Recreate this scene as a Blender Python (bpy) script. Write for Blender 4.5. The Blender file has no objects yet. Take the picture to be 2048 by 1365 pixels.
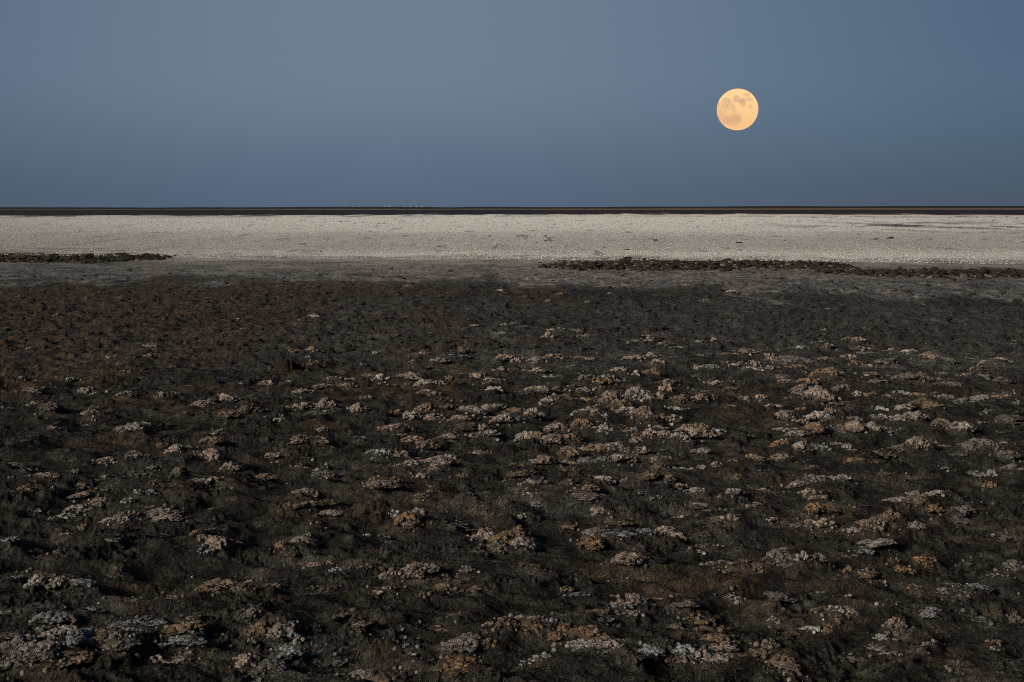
import bpy, math, random
import numpy as np
from mathutils import Vector, Matrix

random.seed(7); rng = np.random.default_rng(7)
S = bpy.context.scene
COL = S.collection
R = math.radians

# ------------------------------------------------------------------ camera
EYE = 1.5
F = 2844.0                                   # focal length in pixels of a 2048 px wide frame (50 mm)
HY = 415.5                                   # row of the horizon
PITCH = math.atan((682.5 - HY) / F)
cam_d = bpy.data.cameras.new('camera'); cam = bpy.data.objects.new('camera', cam_d); COL.objects.link(cam)
cam_d.sensor_width = 36.0; cam_d.lens = 36.0 * F / 2048.0
cam_d.clip_start = 0.05; cam_d.clip_end = 60000.0
cam.location = (0, 0, EYE)
cam.rotation_euler = (R(90) - PITCH, R(0.0), 0)
S.camera = cam

# ------------------------------------------------------------------ sky and light
SUN_EL, SUN_AZ = R(20.0), R(-132.0)           # azimuth from +Y, clockwise; the sun has set behind the camera, to the left
w = bpy.data.worlds.new('World'); S.world = w; w.use_nodes = True
nt = w.node_tree; nt.nodes.clear()
def WN(t, **k):
    n = nt.nodes.new(t)
    for a, b in k.items(): setattr(n, a, b)
    return n
def WM(op, a, b=None, clamp=False):
    n = WN('ShaderNodeMath', operation=op, use_clamp=clamp)
    for i, v in enumerate((a, b)):
        if v is None: continue
        if isinstance(v, bpy.types.NodeSocket): nt.links.new(v, n.inputs[i])
        else: n.inputs[i].default_value = v
    return n.outputs[0]
def WX(f, a, b, blend='MIX'):
    n = WN('ShaderNodeMix', data_type='RGBA', blend_type=blend)
    for i, v in ((0, f), (6, a), (7, b)):
        if isinstance(v, bpy.types.NodeSocket): nt.links.new(v, n.inputs[i])
        else: n.inputs[i].default_value = (*v, 1) if isinstance(v, tuple) else v
    return n.outputs[2]
def sky_dir(az, el): return (math.sin(R(az)) * math.cos(R(el)), math.cos(R(az)) * math.cos(R(el)), math.sin(R(el)))
wo = WN('ShaderNodeOutputWorld'); bg = WN('ShaderNodeBackground'); tcw = WN('ShaderNodeTexCoord')
nrm = WN('ShaderNodeVectorMath', operation='NORMALIZE'); nt.links.new(tcw.outputs['Generated'], nrm.inputs[0])
sky = WN('ShaderNodeTexSky'); sky.sky_type = 'NISHITA'; sky.sun_disc = False
sky.sun_elevation = SUN_EL; sky.sun_rotation = SUN_AZ
sky.altitude = 0; sky.air_density = 1.0; sky.dust_density = 0.0; sky.ozone_density = 6.0
def lobe(az, el, width):
    """soft round glow about a direction"""
    d = WN('ShaderNodeVectorMath', operation='DOT_PRODUCT'); nt.links.new(nrm.outputs[0], d.inputs[0]); d.inputs[1].default_value = sky_dir(az, el)
    ang = WM('ARCCOSINE', WM('MINIMUM', d.outputs['Value'], .999999))
    q = WM('DIVIDE', ang, R(width)); return WM('EXPONENT', WM('MULTIPLY', WM('MULTIPLY', q, q), -1.0))
# dusk haze: a clean-air sky, a pale counter-glow round the anti-solar point, the earth's shadow along the horizon, the afterglow behind the camera
base = WX(.5, WX(1.0, sky.outputs[0], (.020, .022, .028), 'MULTIPLY'), (.045, .084, .130))
col = WX(lobe(-5, 7, 23), base, (.158, .214, .290))
sep = WN('ShaderNodeSeparateXYZ'); nt.links.new(nrm.outputs[0], sep.inputs[0])
rmp = WN('ShaderNodeMapRange', interpolation_type='SMOOTHSTEP'); nt.links.new(sep.outputs[2], rmp.inputs[0]); rmp.inputs[1].default_value = -.012; rmp.inputs[2].default_value = .095
shade = WX(rmp.outputs[0], (.60, .64, .71), (1.0, 1.0, 1.0))
col = WX(1.0, col, shade, 'MULTIPLY')
col = WX(WM('MULTIPLY', lobe(-140, 4, 34), .7), col, (.50, .36, .26))
nt.links.new(col, bg.inputs[0]); bg.inputs['Strength'].default_value = 1.0; nt.links.new(bg.outputs[0], wo.inputs[0])

sd = bpy.data.lights.new('sun', 'SUN'); sun = bpy.data.objects.new('sun', sd); COL.objects.link(sun)
sd.energy = 4.9; sd.angle = R(20.0); sd.color = (1.0, 0.90, 0.76)
sdir = Vector((math.sin(SUN_AZ) * math.cos(SUN_EL), math.cos(SUN_AZ) * math.cos(SUN_EL), math.sin(SUN_EL)))
sun.rotation_euler = sdir.to_track_quat('Z', 'Y').to_euler()
sun.location = sdir * 50

S.view_settings.view_transform = 'Standard'; S.view_settings.look = 'None'
S.view_settings.exposure = 0.0; S.view_settings.gamma = 1.0; S.view_settings.use_curve_mapping = False
S.cycles.max_bounces = 4; S.cycles.use_denoising = False; S.cycles.filter_width = 1.05

# ------------------------------------------------------------------ helpers
def px_ray(x, y):
    """direction of photo pixel (x, y)"""
    a = (x - 1024.0) / F; b = (682.5 - y) / F
    cp, sp = math.cos(PITCH), math.sin(PITCH)
    return np.array([a, cp + b * sp, -sp + b * cp])
def ground_at(x, y, z=0.0):
    d = px_ray(x, y); t = (z - EYE) / d[2]
    return float(d[0] * t), float(d[1] * t)
def to_px(X, Y):
    """photo pixel of ground points (z = 0), used to lay out the map of soils"""
    cp, sp = math.cos(PITCH), math.sin(PITCH)
    Yc = np.maximum(Y, 0.05)
    f = Yc * cp + EYE * sp; u = Yc * sp - EYE * cp
    return 1024 + F * X / f, 682.5 - F * u / f

def hash2(ix, iy, seed):
    h = (ix.astype(np.int64) * 374761393 + iy.astype(np.int64) * 668265263 + seed * 1274126177) & 0xffffffff
    h = ((h ^ (h >> 13)) * 1274126177) & 0xffffffff
    return (h ^ (h >> 16)) & 0xffffffff
def perlin(x, y, seed=0):
    x0 = np.floor(x); y0 = np.floor(y); fx = x - x0; fy = y - y0
    ux = fx * fx * fx * (fx * (fx * 6 - 15) + 10); uy = fy * fy * fy * (fy * (fy * 6 - 15) + 10)
    def g(ix, iy, dx, dy):
        a = hash2(ix, iy, seed) * (2 * math.pi / 4294967296.0)
        return np.cos(a) * dx + np.sin(a) * dy
    a = g(x0, y0, fx, fy); b = g(x0 + 1, y0, fx - 1, fy)
    c = g(x0, y0 + 1, fx, fy - 1); d = g(x0 + 1, y0 + 1, fx - 1, fy - 1)
    return ((a + (b - a) * ux) + ((c + (d - c) * ux) - (a + (b - a) * ux)) * uy) * 1.5
def fbm(x, y, o=3, seed=0):
    r = 0; a = 1.0; f = 1.0
    for k in range(o):
        r = r + a * perlin(x * f, y * f, seed + k * 17); a *= .5; f *= 2.03
    return r
def sstep(a, b, x):
    t = np.clip((x - a) / (b - a), 0, 1); return t * t * (3 - 2 * t)
def lin(*rgb):
    return tuple(((c / 255) / 12.92 if c / 255 <= .04045 else ((c / 255 + .055) / 1.055) ** 2.4) for c in rgb)

def mesh_np(name, V, Fc, smooth=True, attrs=None):
    """V (n,3), Fc (m,k) all faces of one size"""
    me = bpy.data.meshes.new(name)
    V = np.ascontiguousarray(V, dtype=np.float32); Fc = np.ascontiguousarray(Fc, dtype=np.int32)
    k = Fc.shape[1]; m = Fc.shape[0]
    me.vertices.add(len(V)); me.vertices.foreach_set('co', V.ravel())
    me.loops.add(m * k); me.loops.foreach_set('vertex_index', Fc.ravel())
    me.polygons.add(m); me.polygons.foreach_set('loop_start', np.arange(0, m * k, k, dtype=np.int32))
    me.polygons.foreach_set('loop_total', np.full(m, k, dtype=np.int32))
    if smooth: me.polygons.foreach_set('use_smooth', np.ones(m, dtype=bool))
    me.update(calc_edges=True); me.validate()
    for n, a in (attrs or {}).items():
        a = np.asarray(a, dtype=np.float32)
        if a.ndim == 1:
            at = me.attributes.new(n, 'FLOAT', 'POINT'); at.data.foreach_set('value', a)
        else:
            at = me.attributes.new(n, 'FLOAT_COLOR', 'POINT'); at.data.foreach_set('color', a.ravel())
    return me
def link(name, me, mat, parent=None, **props):
    o = bpy.data.objects.new(name, me); COL.objects.link(o)
    if mat and not me.materials: me.materials.append(mat)
    if parent: o.parent = parent
    for k, v in props.items(): o[k] = v
    return o

# node helper
class NG:
    def __init__(s, name):
        s.m = bpy.data.materials.new(name); s.m.use_nodes = True; s.t = s.m.node_tree; s.t.nodes.clear()
        s.out = s.n('ShaderNodeOutputMaterial')
    def n(s, typ, **kw):
        nd = s.t.nodes.new(typ)
        for k, v in kw.items():
            if hasattr(nd, k): setattr(nd, k, v)
        return nd
    def l(s, a, b): s.t.links.new(a, b)
    def put(s, sock, v):
        if isinstance(v, bpy.types.NodeSocket): s.l(v, sock)
        elif v is not None:
            if isinstance(v, (tuple, list)) and len(v) == 3 and sock.type == 'RGBA': v = (*v, 1)
            sock.default_value = v
    def attr(s, name, out='Fac'):
        a = s.n('ShaderNodeAttribute', attribute_name=name); return a.outputs[out]
    def math(s, op, a, b=None, c=None, clamp=False):
        nd = s.n('ShaderNodeMath', operation=op, use_clamp=clamp)
        for i, v in enumerate((a, b, c)):
            if v is not None: s.put(nd.inputs[i], v)
        return nd.outputs[0]
    def vmath(s, op, a, b=None, out=0):
        nd = s.n('ShaderNodeVectorMath', operation=op); s.put(nd.inputs[0], a)
        if b is not None:
            if op == 'SCALE': s.put(nd.inputs['Scale'], b)
            else: s.put(nd.inputs[1], b)
        return nd.outputs[out]
    def mix(s, f, a, b, blend='MIX'):
        nd = s.n('ShaderNodeMix', data_type='RGBA', blend_type=blend)
        s.put(nd.inputs[0], f); s.put(nd.inputs[6], a); s.put(nd.inputs[7], b); return nd.outputs[2]
    def noise(s, vec, scale, detail=3, rough=.55, out=0, dist=0.0):
        nd = s.n('ShaderNodeTexNoise'); s.put(nd.inputs['Vector'], vec)
        nd.inputs['Scale'].default_value = scale; nd.inputs['Detail'].default_value = detail
        nd.inputs['Roughness'].default_value = rough; nd.inputs['Distortion'].default_value = dist
        return nd.outputs[out]
    def voro(s, vec, scale, out='Distance', feature='F1'):
        nd = s.n('ShaderNodeTexVoronoi', feature=feature); s.put(nd.inputs['Vector'], vec)
        nd.inputs['Scale'].default_value = scale; return nd.outputs[out]
    def ramp(s, f, a, b):
        nd = s.n('ShaderNodeMapRange', interpolation_type='SMOOTHSTEP'); s.put(nd.inputs[0], f)
        nd.inputs[1].default_value = a; nd.inputs[2].default_value = b; return nd.outputs[0]
    def bump(s, h, strength, dist, normal=None):
        nd = s.n('ShaderNodeBump'); s.put(nd.inputs['Height'], h)
        nd.inputs['Strength'].default_value = strength; nd.inputs['Distance'].default_value = dist
        if normal is not None: s.l(normal, nd.inputs['Normal'])
        return nd.outputs[0]
    def bsdf(s, col, rough=.9, normal=None, spec=.2):
        b = s.n('ShaderNodeBsdfPrincipled'); s.put(b.inputs['Base Color'], col); s.put(b.inputs['Roughness'], rough)
        b.inputs['Specular IOR Level'].default_value = spec
        if normal is not None: s.l(normal, b.inputs['Normal'])
        s.l(b.outputs[0], s.out.inputs[0]); return s.m

# ------------------------------------------------------------------ where the clumps stand (read off the photo, tile by tile)
T = {}
T[0, 680] = [(235,95,70,35,'g'),(880,165,50,25,'p'),(1200,95,120,40,'g'),(1200,170,90,35,'p'),(1380,250,60,55,'y'),(960,310,120,45,'o'),(130,375,150,45,'g'),(230,465,180,60,'g'),(60,550,110,45,'g'),(270,530,130,50,'g'),(540,355,130,35,'w'),(680,460,120,65,'w'),(770,475,100,40,'w'),(395,640,160,75,'g'),(700,645,140,75,'p'),(890,530,90,45,'p'),(1000,490,100,40,'g'),(1300,500,140,55,'g'),(1380,480,110,60,'y'),(1680,530,90,65,'g'),(1810,520,160,80,'w'),(1600,590,150,70,'p'),(1470,640,80,55,'y'),(1820,670,160,70,'o'),(1960,650,170,80,'y'),(1730,790,140,60,'p'),(1040,780,190,100,'w'),(1140,740,90,50,'p'),(950,760,90,60,'k'),(1280,900,120,70,'o'),(1400,980,170,110,'p'),(1690,1020,250,130,'p'),(1690,930,160,70,'o'),(830,1050,150,70,'p'),(1060,1040,140,50,'g'),(60,1040,160,60,'y'),(310,1150,190,65,'p'),(650,1200,130,60,'g'),(780,1210,120,55,'g'),(1080,1140,160,55,'y'),(1420,1150,130,70,'y'),(1830,1100,130,75,'p'),(1550,1210,180,70,'w'),(1690,1200,160,90,'p'),(1760,1260,200,80,'p'),(190,1300,150,75,'o'),(440,1280,80,50,'b'),(640,1300,200,70,'p'),(600,1365,200,70,'w'),(770,1320,140,65,'p'),(1100,1290,90,50,'b'),(1220,1200,80,40,'o'),(1210,1280,100,45,'g')]
T[512, 680] = [(380,35,60,25,'y'),(450,110,130,45,'p'),(290,120,110,35,'o'),(950,125,60,25,'w'),(1320,155,130,50,'p'),(1640,115,110,55,'y'),(1560,170,180,35,'g'),(1990,220,160,70,'p'),(1480,250,140,40,'g'),(1260,225,60,30,'p'),(420,180,70,45,'g'),(450,255,90,55,'o'),(1620,300,130,55,'w'),(1540,325,80,45,'o'),(1780,320,130,65,'p'),(620,340,100,40,'g'),(760,320,80,40,'w'),(740,380,120,50,'p'),(890,340,130,60,'o'),(980,345,120,50,'w'),(1240,350,170,65,'p'),(1350,410,170,85,'w'),(1460,395,110,45,'w'),(1960,300,120,40,'p'),(1880,390,180,50,'p'),(1900,460,130,65,'w'),(1100,410,70,55,'o'),(80,390,110,55,'p'),(265,395,140,65,'p'),(370,460,150,50,'p'),(540,450,180,55,'p'),(1370,495,150,60,'p'),(260,580,130,60,'o'),(370,570,150,60,'p'),(550,575,140,95,'p'),(810,590,150,80,'p'),(880,500,110,60,'g'),(1130,600,100,60,'o'),(1350,620,180,110,'o'),(1240,685,140,90,'w'),(1410,680,170,70,'p'),(1680,600,170,100,'p'),(1850,570,160,80,'p'),(1530,570,110,45,'g'),(1940,570,80,45,'p'),(1740,670,180,70,'w'),(1870,680,160,50,'p'),(1620,710,170,65,'p'),(70,680,130,70,'y'),(180,690,100,50,'w'),(1970,750,190,90,'w'),(1100,770,220,80,'p'),(1160,820,180,50,'p'),(310,790,110,55,'g'),(520,780,110,45,'g'),(450,620,150,30,'b'),(1540,820,190,65,'p'),(1680,790,170,75,'k'),(1800,790,110,80,'p'),(1880,820,120,60,'b'),(380,910,240,95,'p'),(520,915,140,50,'p'),(820,880,110,50,'p'),(1240,900,160,70,'o'),(1370,935,130,85,'p'),(1770,950,190,85,'p'),(1660,900,110,60,'o'),(870,1000,180,55,'p'),(1010,980,110,80,'b'),(1140,980,180,80,'p'),(1220,1050,170,75,'w'),(1430,1050,240,90,'p'),(1550,1020,110,75,'p'),(120,1000,150,50,'p'),(310,1040,220,90,'w'),(500,1060,110,50,'w'),(60,1130,170,60,'p'),(560,1130,160,65,'g'),(700,1150,80,25,'b'),(1310,1130,100,55,'p'),(1420,1090,140,40,'o'),(1650,1120,110,60,'y'),(1410,1190,130,60,'o'),(990,1160,120,55,'o'),(1100,1180,90,70,'o'),(1000,1230,110,60,'y'),(980,1290,240,90,'p'),(390,1330,200,80,'p'),(580,1365,160,50,'y'),(560,1200,100,50,'p'),(1400,1260,100,60,'o'),(1320,1300,110,50,'p'),(2010,1160,60,30,'g')]
T[1024, 680] = [(1080,30,110,45,'p'),(990,65,110,40,'w'),(1210,70,110,30,'p'),(1330,105,150,30,'p'),(1510,55,110,35,'g'),(1600,45,80,30,'p'),(1120,155,90,35,'w'),(1270,165,90,35,'p'),(1510,140,60,30,'o'),(1710,150,110,40,'y'),(1900,135,200,45,'p'),(1930,230,130,55,'w'),(1940,290,150,50,'w'),(1570,260,180,65,'w'),(1790,230,100,30,'p'),(250,120,120,40,'y'),(310,180,140,60,'w'),(370,170,100,50,'o'),(100,195,80,40,'W'),(200,225,160,65,'w'),(30,220,100,60,'p'),(530,160,110,35,'o'),(625,190,90,75,'p'),(500,255,200,40,'g'),(110,285,110,45,'o'),(200,300,150,50,'p'),(310,355,150,60,'w'),(400,340,80,40,'o'),(660,290,100,40,'y'),(560,255,80,40,'p'),(990,200,150,45,'p'),(1150,225,130,65,'p'),(870,310,130,60,'p'),(980,330,120,65,'w'),(1120,315,140,75,'o'),(760,345,120,55,'w'),(840,355,70,35,'w'),(600,380,140,60,'g'),(720,400,140,55,'o'),(1180,360,70,35,'y'),(1260,375,100,40,'w'),(1610,350,120,35,'w'),(1660,385,130,55,'p'),(1770,355,70,40,'w'),(1740,430,140,60,'o'),(1560,425,120,30,'w'),(1460,415,80,25,'g'),(220,480,170,75,'w'),(360,455,130,45,'g'),(560,455,130,55,'w'),(700,445,110,50,'p'),(300,535,130,60,'w'),(430,520,160,65,'y'),(600,520,160,60,'o'),(800,510,150,75,'p'),(1000,510,180,110,'w'),(1180,500,120,90,'p'),(1250,470,110,80,'p'),(1100,520,100,50,'w'),(1370,570,160,90,'o'),(1500,510,110,75,'p'),(1500,560,130,45,'b'),(1190,575,130,40,'p'),(1330,590,100,25,'w'),(1610,630,80,25,'p'),(1880,470,130,45,'w'),(1990,515,90,55,'p'),(1610,490,50,40,'o'),(650,590,140,50,'w'),(780,590,140,80,'p'),(880,610,150,90,'o'),(60,650,190,100,'o'),(170,670,140,80,'w'),(560,655,150,50,'w'),(640,670,150,80,'p'),(740,630,100,50,'b'),(930,650,150,80,'w'),(1060,690,190,100,'p'),(1070,620,80,50,'o'),(1200,680,140,80,'o'),(1310,690,130,65,'w'),(1170,720,120,35,'w'),(40,740,160,70,'p'),(390,800,190,100,'p'),(560,790,160,110,'o'),(680,720,150,60,'o'),(720,800,190,90,'w'),(870,760,150,120,'o'),(920,810,150,90,'p'),(990,790,80,70,'b'),(110,850,160,80,'w'),(210,850,130,90,'o'),(330,880,170,80,'p'),(480,870,150,90,'o'),(460,900,130,50,'b'),(1400,790,150,80,'p'),(1490,770,150,90,'o'),(1620,790,150,60,'b'),(1110,880,130,80,'p'),(1220,890,170,85,'p'),(1350,900,160,80,'w'),(1500,880,180,90,'p'),(1590,850,130,65,'w'),(580,920,150,80,'w'),(690,920,180,90,'o'),(830,920,160,80,'w'),(1010,880,130,60,'p'),(950,940,130,50,'p'),(470,970,170,90,'o'),(440,1020,170,70,'p'),(610,1000,180,60,'b'),(740,1000,110,60,'b'),(840,1000,150,70,'w'),(930,990,120,60,'p'),(1030,960,120,70,'p'),(250,1090,210,100,'p'),(300,1030,130,50,'o'),(60,1050,170,80,'o'),(1200,985,130,50,'p'),(1530,960,140,55,'w'),(1170,1090,150,80,'y'),(1370,1080,150,75,'p'),(1290,1090,150,50,'b'),(1510,1070,80,40,'w'),(1640,1070,100,60,'p'),(1760,1020,90,40,'o'),(1930,1010,100,80,'o'),(1980,1060,100,50,'y'),(80,1160,200,70,'y'),(160,1210,110,50,'w'),(210,1190,130,60,'b'),(720,1190,170,80,'w'),(890,1170,80,40,'w'),(1100,1190,170,70,'y'),(1230,1180,150,80,'o'),(1320,1210,140,60,'p'),(1820,1170,120,60,'y'),(1490,1250,140,70,'w'),(450,1220,130,50,'o'),(130,1310,110,60,'p'),(190,1340,110,45,'b'),(600,1290,170,80,'o'),(600,1340,250,70,'p'),(1780,1310,130,60,'w'),(1160,1280,120,50,'g'),(1500,1340,200,60,'p'),(1960,1365,130,40,'p'),(60,1300,90,60,'o')]
T[1536, 680] = [(640,40,70,40,'y'),(730,60,100,45,'p'),(880,15,70,20,'g'),(280,80,100,50,'w'),(140,90,130,35,'p'),(490,85,80,40,'p'),(740,90,80,30,'p'),(1275,50,40,20,'w'),(840,130,160,30,'p'),(990,105,90,30,'p'),(1160,140,150,40,'w'),(20,150,80,45,'p'),(40,200,100,50,'p'),(240,220,250,55,'g'),(470,190,160,60,'g'),(250,270,140,60,'o'),(660,200,120,60,'p'),(720,235,100,45,'o'),(800,240,130,45,'p'),(970,235,160,50,'g'),(1300,215,170,60,'p'),(1450,220,160,60,'g'),(1850,230,200,75,'p'),(1680,260,100,70,'y'),(30,290,80,30,'w'),(140,335,180,50,'g'),(490,380,190,130,'o'),(560,310,130,60,'p'),(650,300,130,50,'p'),(780,330,120,50,'w'),(330,390,140,60,'o'),(140,395,150,40,'w'),(1000,310,150,40,'w'),(860,350,110,35,'g'),(880,400,160,40,'g'),(1120,380,170,70,'g'),(1240,380,160,80,'y'),(1350,360,140,60,'g'),(1600,320,110,50,'p'),(1410,290,90,30,'o'),(1720,330,140,60,'g'),(1900,360,150,50,'g'),(1500,400,180,60,'g'),(290,520,180,100,'w'),(430,550,190,130,'p'),(620,480,150,80,'g'),(600,550,150,40,'y'),(740,490,90,50,'w'),(830,500,130,80,'o'),(890,510,110,50,'w'),(970,490,110,50,'p'),(1090,475,110,50,'W'),(1230,480,160,60,'o'),(1440,480,120,50,'g'),(1720,510,200,70,'w'),(1900,470,160,50,'p'),(1570,525,140,40,'g'),(2000,520,90,40,'g'),(50,570,120,40,'p'),(170,595,110,35,'p'),(510,620,100,55,'p'),(900,590,130,60,'w'),(900,650,140,60,'w'),(1120,605,140,50,'w'),(1250,560,180,60,'y'),(1330,590,170,80,'o'),(1210,640,120,50,'w'),(1390,500,120,40,'k'),(150,700,150,90,'p'),(100,740,80,35,'w'),(280,710,110,60,'p'),(400,700,170,95,'w'),(520,710,130,70,'g'),(240,750,150,40,'w'),(700,700,130,60,'w'),(890,680,90,30,'g'),(250,810,170,60,'w'),(400,800,190,90,'o'),(520,750,90,40,'w'),(610,780,160,80,'p'),(720,800,180,100,'p'),(850,790,170,90,'w'),(990,780,150,45,'w'),(1080,700,150,70,'w'),(1190,730,170,80,'w'),(1280,720,140,90,'g'),(1400,700,160,90,'o'),(1500,760,190,90,'g'),(1570,800,180,100,'w'),(1640,780,90,100,'b'),(1420,770,150,60,'p'),(1960,600,160,60,'g'),(1830,590,110,40,'g'),(1720,700,80,30,'g'),(1940,700,200,70,'g'),(1920,770,130,50,'o'),(110,900,160,90,'O'),(270,910,150,80,'w'),(370,900,120,70,'b'),(460,900,110,60,'b'),(580,890,170,70,'p'),(640,900,80,50,'w'),(690,950,150,50,'w'),(860,970,160,70,'y'),(960,960,140,60,'o'),(1100,940,160,60,'g'),(1230,960,180,120,'p'),(1280,900,120,70,'y'),(1360,880,80,40,'g'),(1470,880,130,30,'b'),(1600,890,120,40,'w'),(1720,890,180,60,'g'),(1920,880,130,40,'g'),(1640,970,160,70,'g'),(1780,970,160,80,'g'),(1930,1030,170,90,'g'),(130,1040,170,90,'p'),(730,1060,180,90,'O'),(870,1040,100,50,'k'),(380,1110,110,60,'y'),(1430,1065,80,25,'w'),(1700,1090,140,50,'g'),(1800,1100,110,60,'b'),(1960,1090,140,50,'g'),(60,1120,130,40,'b'),(260,1220,150,90,'p'),(390,1220,150,70,'g'),(500,1200,170,90,'w'),(610,1220,130,60,'b'),(1110,1180,160,80,'o'),(1790,1210,110,70,'O'),(1880,1240,80,40,'w'),(340,1320,130,80,'p'),(430,1350,120,70,'p'),(1080,1360,220,90,'w'),(1200,1340,130,80,'w'),(1380,1350,220,75,'w'),(1720,1360,90,45,'o')]
T[0, 1023] = [(510,45,150,50,'w'),(930,130,250,110,'w'),(1010,70,130,60,'y'),(1250,60,220,90,'w'),(1330,100,180,60,'p'),(1420,70,120,70,'o'),(770,155,80,30,'g'),(430,360,220,55,'w'),(520,320,80,40,'w'),(60,370,140,50,'b'),(450,450,80,90,'o'),(1700,380,200,130,'p'),(1830,300,120,60,'w'),(1640,390,110,60,'b'),(90,570,150,40,'w'),(270,730,140,100,'w'),(440,750,120,130,'p'),(520,700,150,110,'g'),(630,730,180,60,'b'),(1590,560,110,40,'w'),(1370,740,140,40,'p'),(1720,740,280,130,'o'),(1920,740,150,80,'y'),(2000,670,90,50,'p'),(60,890,130,60,'g'),(640,890,190,80,'w'),(760,890,130,60,'o'),(770,820,150,50,'b'),(350,1030,210,110,'b'),(480,1020,170,100,'g'),(950,1020,180,60,'b'),(1220,1020,170,60,'w'),(1100,1010,90,30,'b'),(150,1300,280,170,'g'),(100,1365,260,130,'g'),(440,1200,280,130,'w'),(560,1240,200,120,'b'),(330,1300,260,130,'w'),(500,1365,330,130,'o'),(300,1365,230,120,'w'),(790,1180,300,130,'y'),(1000,1160,230,90,'b'),(660,1120,150,70,'b'),(920,1250,180,90,'w'),(1310,1140,200,90,'b'),(1460,1100,260,110,'o'),(1480,1160,240,80,'b'),(1680,1110,240,80,'y'),(1270,1230,110,70,'p'),(1430,1230,230,70,'w'),(1600,1230,210,80,'y'),(1990,950,150,80,'g'),(2000,1080,100,110,'g'),(1950,1280,150,120,'p'),(2010,1350,100,80,'w')]
T[512, 1023] = [(250,60,130,50,'o'),(420,60,240,80,'y'),(570,50,160,60,'w'),(320,310,270,110,'p'),(400,290,120,90,'g'),(200,360,100,60,'o'),(500,450,120,60,'p'),(570,440,90,70,'o'),(650,520,100,60,'b'),(730,500,100,70,'y'),(440,440,60,50,'p'),(950,570,120,70,'k'),(1080,630,170,130,'p'),(1170,570,140,90,'o'),(1280,650,200,130,'p'),(1380,620,160,100,'g'),(1510,710,180,75,'o'),(1330,780,70,80,'y'),(1110,50,120,60,'b'),(1170,100,130,50,'b'),(1220,170,180,130,'O'),(1290,130,130,80,'p'),(1590,90,160,50,'p'),(1000,210,130,70,'p'),(890,215,60,30,'w'),(1830,220,180,120,'p'),(1950,270,180,90,'O'),(1930,400,160,90,'g'),(2010,250,110,160,'o'),(1770,430,130,60,'k'),(2010,930,120,120,'w'),(2010,1060,150,100,'o'),(1160,1060,210,90,'b'),(1440,950,150,50,'o'),(100,680,190,110,'y'),(60,1060,200,130,'o'),(170,1090,220,130,'w'),(280,1080,110,80,'b'),(150,1220,200,80,'y'),(270,1210,150,90,'b'),(80,1300,210,110,'g'),(500,1160,220,70,'b'),(600,1190,180,50,'g'),(1230,1160,150,40,'b'),(1360,1180,110,50,'b'),(730,1300,150,90,'w'),(860,1340,200,100,'w'),(1090,1310,240,130,'p'),(960,1365,200,80,'o'),(1650,1180,280,120,'w'),(1720,1110,160,80,'w'),(1850,1140,110,60,'o'),(1530,1290,80,70,'O'),(1640,1365,230,100,'O')]
T[1024, 1023] = [(700,75,130,80,'p'),(460,160,110,50,'O'),(70,250,130,140,'o'),(60,390,200,160,'w'),(690,240,230,100,'w'),(650,330,180,100,'O'),(850,150,170,50,'y'),(860,240,220,60,'y'),(870,270,220,30,'b'),(1080,200,150,70,'b'),(1240,190,150,80,'p'),(1340,240,200,110,'p'),(1330,60,130,40,'p'),(1600,80,150,60,'p'),(1640,150,250,60,'y'),(1760,160,120,60,'p'),(1550,310,130,50,'o'),(1650,310,80,40,'p'),(1830,310,50,50,'O'),(1480,340,100,30,'w'),(110,540,170,60,'O'),(1000,430,170,70,'o'),(920,510,200,110,'p'),(1090,480,160,100,'p'),(950,550,230,50,'w'),(440,640,90,50,'y'),(530,690,160,70,'b'),(1600,420,90,50,'p'),(1690,460,140,50,'p'),(1830,490,70,60,'O'),(1820,510,190,30,'w'),(870,790,120,90,'o'),(980,810,130,100,'w'),(1030,740,130,80,'y'),(880,830,140,50,'b'),(760,880,110,60,'o'),(970,880,140,50,'p'),(820,665,50,25,'w'),(100,920,260,120,'w'),(220,960,140,80,'o'),(100,1060,260,110,'O'),(270,990,90,90,'b'),(440,1070,130,90,'O'),(370,1120,150,80,'o'),(610,1130,230,100,'O'),(580,1200,240,80,'w'),(720,1190,220,90,'w'),(790,1200,130,100,'p'),(250,1235,150,40,'W'),(170,1250,150,60,'g'),(1130,1250,150,90,'b'),(1260,1250,170,80,'o'),(1380,1240,150,100,'b'),(1530,1260,220,170,'p'),(1660,1130,220,110,'o'),(1700,1200,200,110,'p'),(1640,1260,240,90,'w'),(1850,1220,230,100,'o'),(1990,1200,150,80,'y'),(1720,900,150,60,'O'),(1600,970,140,50,'y'),(1980,540,140,60,'o'),(1400,830,160,60,'g'),(1500,870,150,60,'O')]
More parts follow.
